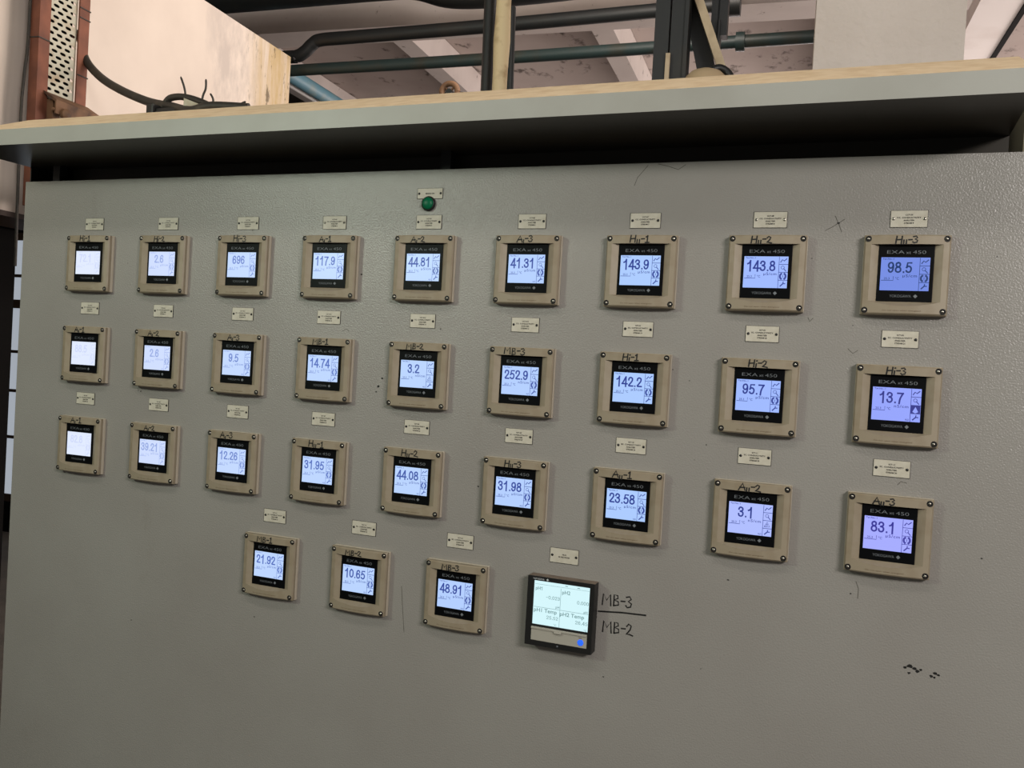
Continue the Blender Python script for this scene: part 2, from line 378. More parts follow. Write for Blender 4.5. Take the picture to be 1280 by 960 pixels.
# scuffs, specks and cobweb threads on the sheet
def U0(px, py):
    d = RX * ((px - 640) / F_PX) + RD * ((py - 480) / F_PX) + RF
    t = -CAM.y / d.y; return (CAM.x + d.x * t, CAM.z + d.z * t)
SC = []
def blot(b, x, z, r, n=7, rnd=random.Random(3)):
    vs = [b.verts.new((x + math.cos(2 * PI * k / n) * r * rnd.uniform(.5, 1.2), -.0003, z + math.sin(2 * PI * k / n) * r * rnd.uniform(.35, .9))) for k in range(n)]
    b.faces.new(vs)
for px, py, r in ((1131, 834, .0042), (1137, 833, .0055), (1143, 836, .004), (1147, 839, .004), (1136, 841, .003), (1151, 837, .003),
                  (1164, 845, .004), (1169, 842, .004), (1173, 844, .003), (1168, 847, .003), (1048, 279, .003), (754, 846, .002), (876, 836, .0015),
                  (452, 343, .0025), (551, 411, .002), (583, 315, .0012), (160, 329, .0012), (176, 489, .003), (173, 488, .002), (473, 483, .004), (478, 473, .003),
                  (470, 490, .003), (910, 725, .0022), (1063, 742, .002), (883, 556, .0016), (862, 476, .0014), (868, 575, .0012), (318, 771, .002), (164, 775, .002),
                  (316, 288, .0014), (841, 462, .0018), (598, 608, .0025), (1227, 698, .002), (1015, 323, .0014), (1066, 407, .0014), (1246, 321, .0014), (1049, 375, .001), (905, 690, .001)):
    x, z = U0(px, py); b = bmesh.new(); blot(b, x, z, r); obj('scuff_mark', b, M_ink, panel)
for pl in ([(793, 232), (797, 222), (810, 207)], [(823, 205), (836, 208), (848, 212), (857, 206)], [(1032, 288), (1040, 284), (1048, 279), (1056, 274)], [(1044, 270), (1048, 279), (1052, 290)], [(1010, 397), (1012, 402), (1016, 398)],
           [(1070, 727), (1073, 736), (1072, 748)], [(502, 733), (503, 755), (505, 790)], [(436, 414), (433, 411), (428, 414)], [(1122, 606), (1126, 602), (1133, 604)], [(1060, 436), (1066, 442), (1072, 438)]):
    b = bmesh.new(); ribbon(b, [U0(*p) for p in pl], .0011); obj('scratch_mark', b, M_scratch, panel)

# ------------------------------------------------------------------ analysers
def FR(x): return -(.0190 + (.0072) * (1 - (x / .072) ** 2))
REC = -.0140
def cover_mesh():
    bm = bmesh.new()
    xs = [-.072, -.072, -.0695, -.064] + [-.060, -.056, -.0515, -.0465] + [-.0465 + .093 * k / 14 for k in range(1, 14)] + [.0465, .0515, .056, .060] + [.064, .0695, .072, .072]
    grid = []
    for i, x in enumerate(xs):
        f = FR(x); ax = abs(x)
        if ax > .0600001: rec = f; arc = -.048
        else:
            rec = REC if ax <= .0465001 else REC + (FR(.06) - REC) * ((ax - .0465) / .0135) ** 0.8
            arc = -.048 - .0085 * (1 - (x / .06) ** 2)
        back = -.0098
        if i in (0, len(xs) - 1): col = [(z, back) for z in (-.072, -.072, -.0695, -.048, -.048, .055, .055, .0695, .072, .072)]
        else:
            e = .0025 if ax > .0715 else 0
            ch = .0025
            col = [(-.072, back), (-.072, f + ch), (-.0695, f + e), (arc, f + e), (-.048, rec + e), (.055, rec + e), (.055, f + e), (.0695, f + e), (.072, f + ch), (.072, back)]
        grid.append([bm.verts.new((x, y, z)) for z, y in col])
    for a, c in zip(grid, grid[1:]):
        for k in range(9): bm.faces.new((a[k], a[k + 1], c[k + 1], c[k]))
    bm.faces.new([g[0] for g in grid] + [g[-1] for g in reversed(grid)]) if False else None
    bmesh.ops.remove_doubles(bm, verts=bm.verts, dist=1e-6)
    bmesh.ops.dissolve_degenerate(bm, dist=1e-6, edges=bm.edges)
    return mesh('cover', bm, 28)
ME_cover = cover_mesh()
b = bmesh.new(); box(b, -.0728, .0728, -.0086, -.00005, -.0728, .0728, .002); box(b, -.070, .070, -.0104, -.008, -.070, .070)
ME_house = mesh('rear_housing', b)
b = bmesh.new(); box(b, -.0465, .0465, REC - .0014, REC + .002, -.048, .055, .0004); ME_bezel = mesh('bezel', b)
b = bmesh.new(); box(b, -.0415, .0400, REC - .0019, REC, -.028, .032, .0003); ME_screen = mesh('screen', b)
b = bmesh.new()
lathe(b, [(.0001, -.0002), (.0052, -.0002), (.0056, .0006), (.0052, .0012), (.0036, .0012), (.0030, .0004), (.0028, .0008), (.0018, .0016), (0, .0019)], (0, 0, 0), (0, -1, 0), 16, [0, 0, 0, 0, 0, 0, 1, 1])
ME_screw = mesh('screw', b, 40)
TB = REC - .00155; TS = REC - .00205
model_me = join_text([(text_mesh('EXA', width=.0290, height=.0062, bold=-.012), -.0178, -.0031), (text_mesh('xt', width=.0078, height=.0052, bold=-.008), .0036, -.0031), (text_mesh('450', width=.0215, height=.0062, bold=-.012), .0216, -.0031)])
diamond = bmesh.new()
for q in ([(0, .0036), (.0036, 0), (0, -.0036), (-.0036, 0)],): diamond.faces.new([diamond.verts.new((x, 0, z)) for x, z in q])
ME_dia = mesh('diamond', diamond)
maker_me = join_text([(text_mesh('YOKOGAWA', width=.036, height=.0048, bold=-.008), -.006, -.0025), (ME_dia, .0190, 0)])
warn_me = text_mesh('Do not open when energized', width=.064, height=.0022)
for mm in (model_me, maker_me): mm.materials.append(M_logo)
warn_me2 = warn_me.copy()
for v in warn_me2.vertices: v.co.y = FR(v.co.x - .003) - .0003
warn_me2.materials.append(M_warn)

def line_rect(bm, x0, x1, z0, z1, t):
    for a in ((x0, x1, z0, z0 + t), (x0, x1, z1 - t, z1), (x0, x0 + t, z0, z1), (x1 - t, x1, z0, z1)):
        bm.faces.new([bm.verts.new((x, 0, z)) for x, z in ((a[0], a[2]), (a[1], a[2]), (a[1], a[3]), (a[0], a[3]))])
def icon_mesh(kind):
    bm = bmesh.new(); x0, x1 = .0235, .0395
    ribbon(bm, [(x0, .031), (x0, -.0275)], .0009, th=0)
    cz = [.0245, .0095, -.0055, -.0205]; cx = .0315
    for z in (.017, .002, -.013): ribbon(bm, [(x0, z), (x1, z)], .0011, th=0)
    ribbon(bm, [(cx - .005, cz[0] - .003), (cx - .002, cz[0] + .0015), (cx + .001, cz[0] - .001), (cx + .0055, cz[0] + .003)], .0018, th=0)
    ribbon(bm, [(cx - .001 + .003 * math.cos(a), cz[1] + .0015 + .003 * math.sin(a)) for a in [k * PI / 5 for k in range(11)]], .0009, th=0)
    ribbon(bm, [(cx + .001, cz[1] - .0005), (cx + .005, cz[1] - .005)], .0015, th=0)
    if kind == 'ok':
        for sgn in (-1, 1):
            ribbon(bm, [(cx + sgn * (.0016 + .0036 * math.cos(a)), cz[2] + .0050 * math.sin(a)) for a in [-PI / 2.7 + k * PI / 1.35 / 6 for k in range(7)]], .0034, th=0)
        ribbon(bm, [(cx, cz[2] - .002), (cx, cz[2] + .002)], .0010, th=0)
    elif kind == 'warn':
        ribbon(bm, [(cx - .0048, cz[2] - .0042), (cx, cz[2] + .005), (cx + .0048, cz[2] - .0042), (cx - .0048, cz[2] - .0042)], .0012, th=0)
        ribbon(bm, [(cx, cz[2] + .001), (cx, cz[2] - .002)], .0014, th=0)
    else:
        bm.faces.new([bm.verts.new((x, 0, z)) for x, z in ((x0, cz[2] - .0068), (cx, cz[2] - .0068), (cx - .0048, cz[2] - .0042), (cx, cz[2] + .005), (cx, cz[2] + .0072), (x0, cz[2] + .0072))])
        bm.faces.new([bm.verts.new((x, 0, z)) for x, z in ((x1, cz[2] - .0068), (x1, cz[2] + .0072), (cx, cz[2] + .0072), (cx, cz[2] + .005), (cx + .0048, cz[2] - .0042), (cx, cz[2] - .0068))])
    ribbon(bm, [(cx - .0035, cz[3] - .0035), (cx + .0015, cz[3] + .0015)], .0022, th=0)
    ribbon(bm, [(cx + .0015, cz[3] + .004), (cx + .001, cz[3] + .001), (cx + .0045, cz[3] + .001)], .002, th=0)
    return mesh('icons', bm)
ICON = {k: icon_mesh(k) for k in ('ok', 'warn', 'alarm')}
hold_me = join_text([(text_mesh('HLD', width=.0062, height=.0032, bold=.01), .0185, -.0262)])

XC = [-1.5977 + .24427 * k for k in range(9)]
ZR = [1.8082, 1.5719, 1.3351, 1.0984]
XR4 = [-.9853, -.7410, -.4989]
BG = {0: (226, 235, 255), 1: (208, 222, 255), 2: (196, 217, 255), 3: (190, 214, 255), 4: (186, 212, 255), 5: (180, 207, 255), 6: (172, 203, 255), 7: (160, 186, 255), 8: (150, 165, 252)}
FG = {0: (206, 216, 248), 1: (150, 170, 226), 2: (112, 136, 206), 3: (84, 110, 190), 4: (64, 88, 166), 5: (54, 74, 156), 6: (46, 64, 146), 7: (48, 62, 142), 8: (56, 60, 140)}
def lighter(a, b, t): return tuple(a[i] + (b[i] - a[i]) * t for i in range(3))
_scr = {}
FINE = {'tag': text_mesh('Tag.No.-1', width=.0190, height=.0027, bold=.02), 'u': text_mesh('µS/cm', width=.0240, height=.0050, spacing=1.15, bold=.012), 'n': text_mesh('nS/cm', width=.0240, height=.0050, spacing=1.15, bold=.012)}
q = bmesh.new(); q.from_mesh(join_text([(text_mesh('25.3', width=.0095, height=.0038, bold=.012), -.0305, -.0083), (text_mesh('°C', width=.0062, height=.0044, bold=.012), -.0130, -.0085)]))
ribbon(q, [(-.0395, -.0098), (-.0195, -.0098), (-.0195, -.0030)], .0010, th=0); FINE['temp'] = mesh('temperature_print', q)
def scr_mats(bg, fg):
    k = (bg, fg)
    if k not in _scr:
        z = (8, 8, 12)
        _scr[k] = (mat('lit_display', z, .3, emit=(bg, 1.0)), mat('display_digits', z, .3, emit=(fg, 1.0)), mat('display_fine_print', z, .3, emit=(lighter(fg, bg, .1), 1.0)))
    return _scr[k]
ROWN = ['top row', 'second row', 'third row', 'bottom row']
#      marker, reading, unit, third icon, extra
A = [[('Hi-1', '72.1', 'u', 'ok', 0), ('Hi-2', '2.6', 'u', 'ok', 0), ('Hi-3', '696', 'u', 'ok', 0), ('Al-1', '117.9', 'u', 'ok', 0), ('Al-2', '44.81', 'u', 'ok', 1), ('Al-3', '41.31', 'u', 'ok', 1), ('HL-1', '143.9', 'u', 'ok', 0), ('HL-2', '143.8', 'u', 'ok', 0), ('HL-3', '98.5', 'u', 'ok', 0)],
     [('Al-1', '88.5', 'u', 'ok', 0), ('Al-2', '2.6', 'n', 'ok', 1), ('Al-3', '9.5', 'u', 'ok', 1), ('MB-1', '14.74', 'u', 'ok', 1), ('MB-2', '3.2', 'n', 'warn', 1), ('MB-3', '252.9', 'n', 'ok', 1), ('Hi-1', '142.2', 'u', 'ok', 0), ('Hi-2', '95.7', 'u', 'ok', 0), ('Hi-3', '13.7', 'n', 'alarm', 1)],
     [('Al-1', '82.8', 'u', 'ok', 0), ('Al-2', '39.21', 'u', 'ok', 0), ('Al-3', '12.26', 'u', 'ok', 0), ('HL-1', '31.95', 'u', 'ok', 1), ('HL-2', '44.08', 'u', 'ok', 1), ('HL-3', '31.98', 'u', 'ok', 1), ('AL-1', '23.58', 'u', 'ok', 1), ('AL-2', '3.1', 'n', 'warn', 1), ('AL-3', '83.1', 'u', 'ok', 0)],
     [('MB-1', '21.92', 'u', 'ok', 1), ('MB-2', '10.65', 'u', 'ok', 1), ('MB-3', '48.91', 'u', 'ok', 1)]]
SAY = {'l': 'i', 'L': 'ii', 'i': 'i'}
def say(mk): return ''.join(SAY.get(c, c) for c in mk)
def analyser(r, c, x, z, col):
    mk, rd, un, ic, ex = A[r][c]
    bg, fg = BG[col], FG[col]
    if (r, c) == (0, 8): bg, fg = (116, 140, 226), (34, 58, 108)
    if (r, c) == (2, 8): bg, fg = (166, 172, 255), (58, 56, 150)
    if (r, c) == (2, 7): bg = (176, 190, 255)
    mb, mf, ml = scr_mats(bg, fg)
    who = ('the washed-out %s' % rd if False else rd)
    lab = 'beige panel analyser in the %s, screen reading %s, %s handwritten above it' % (ROWN[r], rd, say(mk))
    if (r, c) == (0, 0): lab = 'beige panel analyser with the blankest washed-out screen, leftmost of the top row'
    if (r, c) == (1, 0): lab = 'beige panel analyser reading a very faint 88.5, leftmost of the second row'
    if (r, c) == (2, 0): lab = 'beige panel analyser reading a very faint 82.8, leftmost of the third row'
    a = empty('panel_analyser', (x, 0, z), lab, 'analyser', 'beige conductivity analysers on the grey panel')
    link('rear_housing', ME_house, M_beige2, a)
    cv = link('front_cover', ME_cover, M_beige, a)
    wt = link('warning_print', warn_me2, None, cv); wt.location = (-.003, 0, -.0660)
    rnd = random.Random(r * 10 + c)
    hh = rnd.uniform(.0115, .0135)
    bm, wd = strokes(mk, hh, .0026, slant=.06, seed=r * 10 + c, xs=1.28)
    x0 = -.006 - wd / 2 + rnd.uniform(-.006, .006)
    for v in bm.verts:
        v.co.x += x0; v.co.z += .0568; v.co.y = FR(v.co.x) - .0003
    obj('marker_writing', bm, M_ink, cv)
    bz = link('bezel', ME_bezel, M_bezel, a)
    t = link('model_lettering', model_me, None, bz); t.location = (0, TB, .0418)
    t = link('maker_lettering', maker_me, None, bz); t.location = (0, TB, -.0378)
    sme = ME_screen.copy(); sme.materials.clear()
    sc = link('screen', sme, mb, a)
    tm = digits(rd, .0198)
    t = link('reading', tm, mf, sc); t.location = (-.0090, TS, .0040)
    t = link('tag_print', FINE['tag'].copy(), ml, sc); t.location = (-.0295, TS, .0278)
    t = link('unit_print', FINE[un].copy(), ml, sc); t.location = (.0078, TS, -.0036)
    t = link('temperature_print', FINE['temp'].copy(), ml, sc); t.location = (0, TS, 0)
    im = ICON[ic].copy(); im.materials.clear()
    t = link('touch_icons', im, ml if ic != 'alarm' else mf, sc); t.location = (0, TS, 0)
    if ex:
        h2 = hold_me.copy(); t = link('status_mark', h2, mf, sc); t.location = (0, TS, 0)
    for sx in (-1, 1):
        for sz in (-1, 1):
            s = link('screw', ME_screw, [M_scr_dark, M_scr], a); s.location = (sx * .065, FR(.065), sz * .065)
            s.rotation_euler = (0, rnd.uniform(0, 3), 0)
    return a
for r in range(3):
    for c in range(9): analyser(r, c, XC[c], ZR[r], c)
for c in range(3): analyser(3, c, XR4[c], ZR[3], 3 + c)

# ------------------------------------------------------------------ nameplates
def plate_mesh(wd, ht):
    bm = bmesh.new(); box(bm, -wd / 2, wd / 2, -.0016, -.00002, -ht / 2, ht / 2, 0, 1)
    bmesh.ops.recalc_face_normals(bm, faces=bm.faces)
    for f in list(bm.faces):
        if f.normal.y < -.9:
            r = bmesh.ops.inset_individual(bm, faces=[f], thickness=.0009)
            f.material_index = 0
    return mesh('plate', bm)
ME_plate = plate_mesh(.0628, .0312); ME_plate_s = plate_mesh(.0625, .0235)
b = bmesh.new(); lathe(b, [(.0026, 0), (.0027, .0006), (.0016, .0013), (0, .0014)], (0, 0, 0), (0, -1, 0), 12); ME_pscrew = mesh('plate_screw', b, 40)
def plate(x, z, lines, label, me=ME_plate, bright=False, group='engraved nameplates'):
    p = empty('nameplate', (x, 0, z), label, 'nameplate', group)
    link('plate', me, [M_plate, M_plate_edge], p)
    it = []
    for k, s in enumerate(lines):
        if not s: continue
        it.append((text_mesh(s, size_h=.0026, bold=.03) if len(s) < 15 else text_mesh(s, width=.041, height=.0026, bold=.03), 0, .0072 - k * .0050 - .0013))
    t = join_text(it); o = link('engraved_lettering', t, M_ink, p); o.location = (0, -.0018, 0)
    for sx in (-1, 1):
        q = ME_pscrew if not bright else ME_pscrew_b
        s = link('plate_screw', q, M_scr if bright else M_black, p); s.location = (sx * .0262, -.0016, 0)
ME_pscrew_b = ME_pscrew.copy()
PZ = [1.9125, 1.6928, 1.4557, 1.2153]
for c in range(9):
    plate(XC[c] + .001, PZ[0], ['CCT-%02d' % (c + 1), 'CC. CONDUCTIVITY', 'ANALYSER', 'STREAM %d' % (c + 1)],
          'white engraved nameplate in the highest row, above the top-row analyser reading %s' % A[0][c][1] if c else 'white engraved nameplate at the left end of the highest nameplate row', bright=(c in (3, 7, 8)))
for c in range(9):
    if c < 6: L = ['CCT-%03d' % (c + 10), 'CC. CONDUCTIVITY', 'ANALYSER', 'STREAM %d' % (c + 10)]
    else: L = ['SCT-%02d' % (c - 5), 'SC. CONDUCTIVITY', 'ANALYSER', 'STREAM %d' % (c + 13)]
    plate(XC[c] - .001, PZ[1], L, 'white engraved nameplate between the analysers reading %s and %s' % (A[0][c][1], A[1][c][1]) if c else 'white engraved nameplate under the blankest top-left analyser screen, above the faint 88.5')
for c in range(9):
    plate(XC[c] - .001, PZ[2], ['SCT-%02d' % (c + 4), 'SC. CONDUCTIVITY', 'ANALYSER', 'STREAM %d' % (c + 22)],
          'white engraved nameplate between the analysers reading %s and %s' % (A[1][c][1], A[2][c][1]))
for c in range(3):
    plate(XR4[c] - .001, PZ[3], ['SCT-%02d' % (c + 13), 'SC. CONDUCTIVITY', 'ANALYSER', 'STREAM %d' % (c + 31)],
          'white engraved nameplate just above the bottom-row analyser reading %s' % A[3][c][1])
plate(-.2608, 1.2140, ['', 'RR-01', 'RR RECORDER'], 'white engraved nameplate above the black recorder')
p = empty('nameplate', (-.6206, 0, 1.9757), 'narrow white engraved nameplate directly above the green pilot lamp', 'nameplate', 'engraved nameplates')
link('plate', ME_plate_s, [M_plate, M_plate_edge], p)
o = link('engraved_lettering', text_mesh('MAINS ON', width=.0215, height=.0032, bold=.03).copy(), M_ink, p); o.location = (0, -.0018, -.0016)
for sx in (-1, 1):
    s = link('plate_screw', ME_pscrew, M_black, p); s.location = (sx * .0265, -.0016, 0)

# ------------------------------------------------------------------ pilot lamp
p = empty('pilot_lamp', (-.6225, 0, 1.9530), 'round green pilot lamp under a narrow nameplate near the panel top', 'lamp')
b = bmesh.new(); lathe(b, [(.0165, 0), (.0168, .003), (.0160, .005), (.0155, .0065), (.0140, .0072), (.0134, .0065)], (0, 0, 0), (0, -1, 0), 28); obj('bezel_ring', b, M_black, p, 40)
b = bmesh.new(); lathe(b, [(.0136, .005), (.0137, .0075), (.0126, .0102), (.009, .0125), (.0045, .0135), (0, .0138)], (0, 0, 0), (0, -1, 0), 28); obj('lens', b, M_lens, p, 40)

# ------------------------------------------------------------------ paperless recorder
RXc, RZc = -.2555, 1.0988
rec = empty('chart_recorder', (RXc, 0, RZc), 'black square recorder with a bright four-field pH screen and blue button', 'recorder')
b = bmesh.new(); box(b, -.0722, .0722, -.0265, -.00005, -.0722, .0722, .001)
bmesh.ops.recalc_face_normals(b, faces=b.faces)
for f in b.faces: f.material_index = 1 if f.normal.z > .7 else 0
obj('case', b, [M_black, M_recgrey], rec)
b = bmesh.new()
for x0, x1, z0, z1 in ((-.072, -.058, -.072, .072), (.0625, .072, -.072, .072), (-.058, .0625, .0635, .072), (-.058, .0625, -.072, -.0600), (-.058, .0625, -.0345, -.0275)):
    box(b, x0, x1, -.0300, -.0195, z0, z1)
obj('front_frame', b, M_black, rec)
o = link('maker_lettering', join_text([(text_mesh('YOKOGAWA', width=.0245, height=.0034), -.0015, -.0017)]), M_logow, rec); o.location = (-.047, -.0302, .0673)
dm = ME_dia.copy(); o = link('maker_mark', dm, M_logow, rec); o.location = (-.0290, -.0302, .0673); o.scale = (.75, 1, .75)
ms, mf, ml = scr_mats((214, 247, 252), (104, 140, 142))
b = bmesh.new(); box(b, -.058, .0625, -.0275, -.0200, -.0285, .0635); sc = obj('screen', b, ms, rec)
it = [(text_mesh('pH', width=.0105, height=.0072, bold=.012), -.0495, .0440), (num_mesh('1', width=.0035, height=.0072), -.0410, .0440), (num_mesh('-0.023', width=.0300, height=.0074, bold=.012), -.0160, .0275), (text_mesh('pH', width=.0080, height=.0050, bold=.012), -.0050, .0110),
      (text_mesh('pH2', width=.0175, height=.0074, bold=.012), .0120, .0425), (num_mesh('0.000', width=.0245, height=.0074, bold=.012), .0490, .0260), (text_mesh('pH', width=.0080, height=.0050, bold=.012), .0555, .0095),
      (text_mesh('pH1 Temp', width=.0500, height=.0076, bold=.012), -.0310, -.0012), (num_mesh('25.52', width=.0255, height=.0074, bold=.012), -.0150, -.0140), (text_mesh('°C', width=.0065, height=.0040), -.0085, -.0262),
      (text_mesh('pH2 Temp', width=.0520, height=.0076, bold=.012), .0270, -.0025), (num_mesh('26.45', width=.0260, height=.0074, bold=.012), .0480, -.0150), (text_mesh('°C', width=.0065, height=.0040), .0570, -.0272)]
q = bmesh.new(); q.from_mesh(join_text(it))
ribbon(q, [(.0005, .053), (.0005, -.027)], .0007, th=0); ribbon(q, [(-.056, .0085), (.061, .0085)], .0007, th=0); ribbon(q, [(-.056, .0560), (.061, .0560)], .0005, th=0)
ribbon(q, [(.0100, .0595), (.0140, .0595)], .0014, th=0); ribbon(q, [(.0360, .0590), (.0400, .0590)], .0014, th=0)
o = link('screen_print', mesh('screen_print', q), mf, sc); o.location = (0, -.0277, 0)
b = bmesh.new()
box(b, -.0585, .0620, -.0312, -.0200, -.0605, -.0320, .0008); box(b, -.0585, .0620, -.0335, -.0305, -.0365, -.0320, .0008); box(b, -.008, .008, -.0355, -.0325, -.0400, -.0355, .001)
fl = obj('flap', b, M_flap, rec)
b = bmesh.new(); lathe(b, [(.0064, 0), (.0064, .0008), (.0056, .0016), (0, .0020)], (.0493, -.0312, -.0498), (0, -1, 0), 20)
obj('button', b, mat('lit_blue_button', (30, 70, 190), .3, emit=((40, 105, 255), .9)), fl, 40)
o = link('button_lettering', text_mesh('REC', width=.0070, height=.0018, bold=.02).copy(), M_ink, fl); o.location = (.0490, -.0314, -.0415)
o = link('brand_spot', ME_dia.copy(), M_logo, rec); o.location = (.0, -.0302, -.0660); o.scale = (.7, 1, .5)

# ------------------------------------------------------------------ cable tray riser behind the left end
def wat(px, py, y):
    d = RX * ((px - 640) / F_PX) + RD * ((py - 480) / F_PX) + RF
    t = (y - CAM.y) / d.y; return CAM + d * t
hw = .1115; zt = 3.2
TM = Matrix(((AY.x, -AX.x, 0, 0), (AY.y, -AX.y, 0, 0), (0, 0, 1, 0), (0, 0, 0, 1)))
tray = empty('cable_tray', None, 'upright perforated metal cable tray between two red-brown steel rails', 'cable tray', None, Matrix.Translation(rm(-2.5, 2.56, 0)) @ TM)
for s in (-1, 1):
    b = bmesh.new(); wdt = .047
    box(b, *(sorted((s * hw, s * (hw - wdt)))), -.003, .003, 2.06, zt)
    box(b, *(sorted((s * hw, s * (hw - .005)))), .003, .034, 2.06, zt)
    for z in ((2.25, 2.7) if s > 0 else ()): box(b, *(sorted((s * hw, s * (hw - .03)))), .034, .0985, z, z + .02)
    obj('rail', b, M_rust, tray)
    for z in ((2.63,) if s < 0 else (2.80, 2.765, 2.56)):
        b = bmesh.new(); xa, xb = sorted((s * (hw + .002), s * (hw - wdt)))
        box(b, xa, xb, -.0055, -.003, z, z + .004); box(b, *sorted((s * (hw + .001), s * (hw + .003))), -.0055, .036, z, z + .004)
        obj('tie_wire', b, M_cable, tray)
# perforated sheet: staggered slots cut through
b = bmesh.new(); px0, px1 = -hw + .045, hw - .045; NC = 3; sw = (px1 - px0) / (NC + .5); sh = .0195; zb = 2.0
nz = int((3.15 - zb) / sh)
def quad(x0, x1, z0, z1):
    if x1 - x0 > 1e-5: b.faces.new([b.verts.new(p) for p in ((x0, 0, z0), (x1, 0, z0), (x1, 0, z1), (x0, 0, z1))])
for j in range(nz):
    z0, z1 = zb + j * sh, zb + (j + 1) * sh; cz = (z0 + z1) / 2
    o0 = px0 + (sw / 2 if j % 2 else 0)
    quad(px0, o0, z0, z1); quad(o0 + NC * sw, px1, z0, z1)
    for i in range(NC):
        cx = o0 + (i + .5) * sw
        N = 16; inn = []; out = []
        for k in range(N):
            a = 2 * PI * (k + .5) / N; ca, sa = math.cos(a), math.sin(a)
            inn.append(b.verts.new((cx + sw * .35 * math.copysign(abs(ca) ** .7, ca), 0, cz + sh * .27 * math.copysign(abs(sa) ** .9, sa))))
            m = max(abs(ca), abs(sa)); out.append(b.verts.new((cx + sw / 2 * ca / m, 0, cz + sh / 2 * sa / m)))
        for k in range(N):
            k2 = (k + 1) % N; b.faces.new((inn[k], inn[k2], out[k2], out[k]))
        for ca, sa, k in ((1, 1, 1), (-1, 1, 5), (-1, -1, 9), (1, -1, 13)):
            cv = b.verts.new((cx + ca * sw / 2, 0, cz + sa * sh / 2)); b.faces.new((out[k], cv, out[k + 1]))
o = obj('perforated_sheet', b, M_galv, tray); o.location = (0, .010, 0)
sm = o.modifiers.new('thick', 'SOLIDIFY'); sm.thickness = .002
b = bmesh.new(); box(b, px0, px1, .03, .034, 2.0, 3.15); obj('tray_back', b, M_dark, tray)
b = bmesh.new(); zf = 2.415
prism(b, [(-hw + .03, -.004, zf + .045), (-hw + .03, -.060, zf + .012), (-hw + .03, -.060, zf - .035), (-hw + .03, -.054, zf - .035), (-hw + .03, -.054, zf + .006), (-hw + .03, -.004, zf + .037)], (2 * hw - .02, 0, 0))
box(b, -hw + .047, -hw + .078, -.03, .006, zf - .2, zf + .02)
obj('foot_bracket', b, M_rust2, tray)
b = bmesh.new(); lathe(b, [(0, 0), (.012, 0), (.019, .008), (.019, .02), (.012, .028), (0, .03)], (-.045, -.052, zf - .03), (0, -1, 0), 16)
tube(b, [(-.085, -.05, zf - .02), (-.045, -.05, zf - .03)], .006); obj('clamp_knob', b, M_rust2, tray, 40)
b = bmesh.new(); tube(b, smooth_path([(-hw - .006, .036, 3.2), (-hw - .006, .036, 2.66), (-hw - .012, .040, 2.5), (-hw - .016, .042, 2.35), (-hw - .012, .04, 1.85)]), .005, 8); obj('earth_wire', b, M_cable, tray, 40)
def wat(px, py, y):
    d = RX * ((px - 640) / F_PX) + RD * ((py - 480) / F_PX) + RF
    t = (y - CAM.y) / d.y; return CAM + d * t

# ------------------------------------------------------------------ cables and scrap on the canopy
b = bmesh.new()
Y1, Y2 = .66, .46
pts = [wat(100, 40, .70), wat(106, 72, .68), wat(124, 95, Y1), wat(150, 112, .60), wat(185, 127, .56), wat(215, 133.5, .52), wat(238, 138.5, .47)]
e = pts[-1]; pts += [Vector((e.x + .08, .47, 2.360)), Vector((e.x + .2, .50, 2.357))]
tube(b, smooth_path(pts), .0145, 12); tag(obj('power_cable', b, M_cable, None, 60), 'thick black cable sweeping from the cable tray down onto the canopy', 'cable')
b = bmesh.new()
pts = [Vector((wat(200, 140, .53).x, .53, 2.351)), wat(209, 126, .53), wat(222, 121, .53), wat(238, 123, .53), wat(255, 129, .53), wat(270, 136, .53)]
e = pts[-1]; pts += [Vector((e.x + .08, .53, 2.351))]
tube(b, smooth_path(pts), .011, 12); tag(obj('cable_loop', b, M_cable, None, 60), 'shorter black cable arching over the clutter behind the canopy edge', 'cable')
g = empty('terminal_box', (wat(208, 140, .51).x, .51, 2.3385), 'small dark metal terminal box under the cables behind the canopy edge', 'terminal box')
b = bmesh.new(); box(b, -.03, .06, -.02, .03, 0, .035, .006); box(b, -.058, -.028, -.03, .03, 0, .048, .006); obj('box', b, M_black, g)
b = bmesh.new(); prism(b, [(.10, -.035, .0), (.23, -.035, .0), (.23, -.035, .008), (.10, -.035, .055)], (0, .006, 0))
o = obj('lid_plate', b, M_galv, g)
for k, (xa, ya, xb, yb) in enumerate(((232, 127, 226, 96), (253, 123, 257.5, 99), (266, 131, 263, 117), (296, 135, 307, 127), (306, 134, 312, 133))):
    b = bmesh.new(); yy = .54
    p0, p1 = wat(xa, ya, yy), wat(xb, yb, yy)
    tube(b, smooth_path([Vector((p0.x, yy, 2.342)), p0, (p0 + p1) / 2 + Vector((.006 if k != 3 else -.008, 0, 0)), p1], 5), [.0034] * 15 + [.002], 8)
    lab = ['longest wire stub curving up left of the others above the canopy', 'bent wire stub leaning right beside the cable arch', 'short thin wire stub right of the cable arch', 'wire stub slanting right near the end of the white wall beam', 'tiny wire end lying nearest the wall beam end'][k]
    tag(obj('wire_stub', b, M_cable, None, 60), lab, 'wire', 'loose wire ends sticking up behind the canopy')

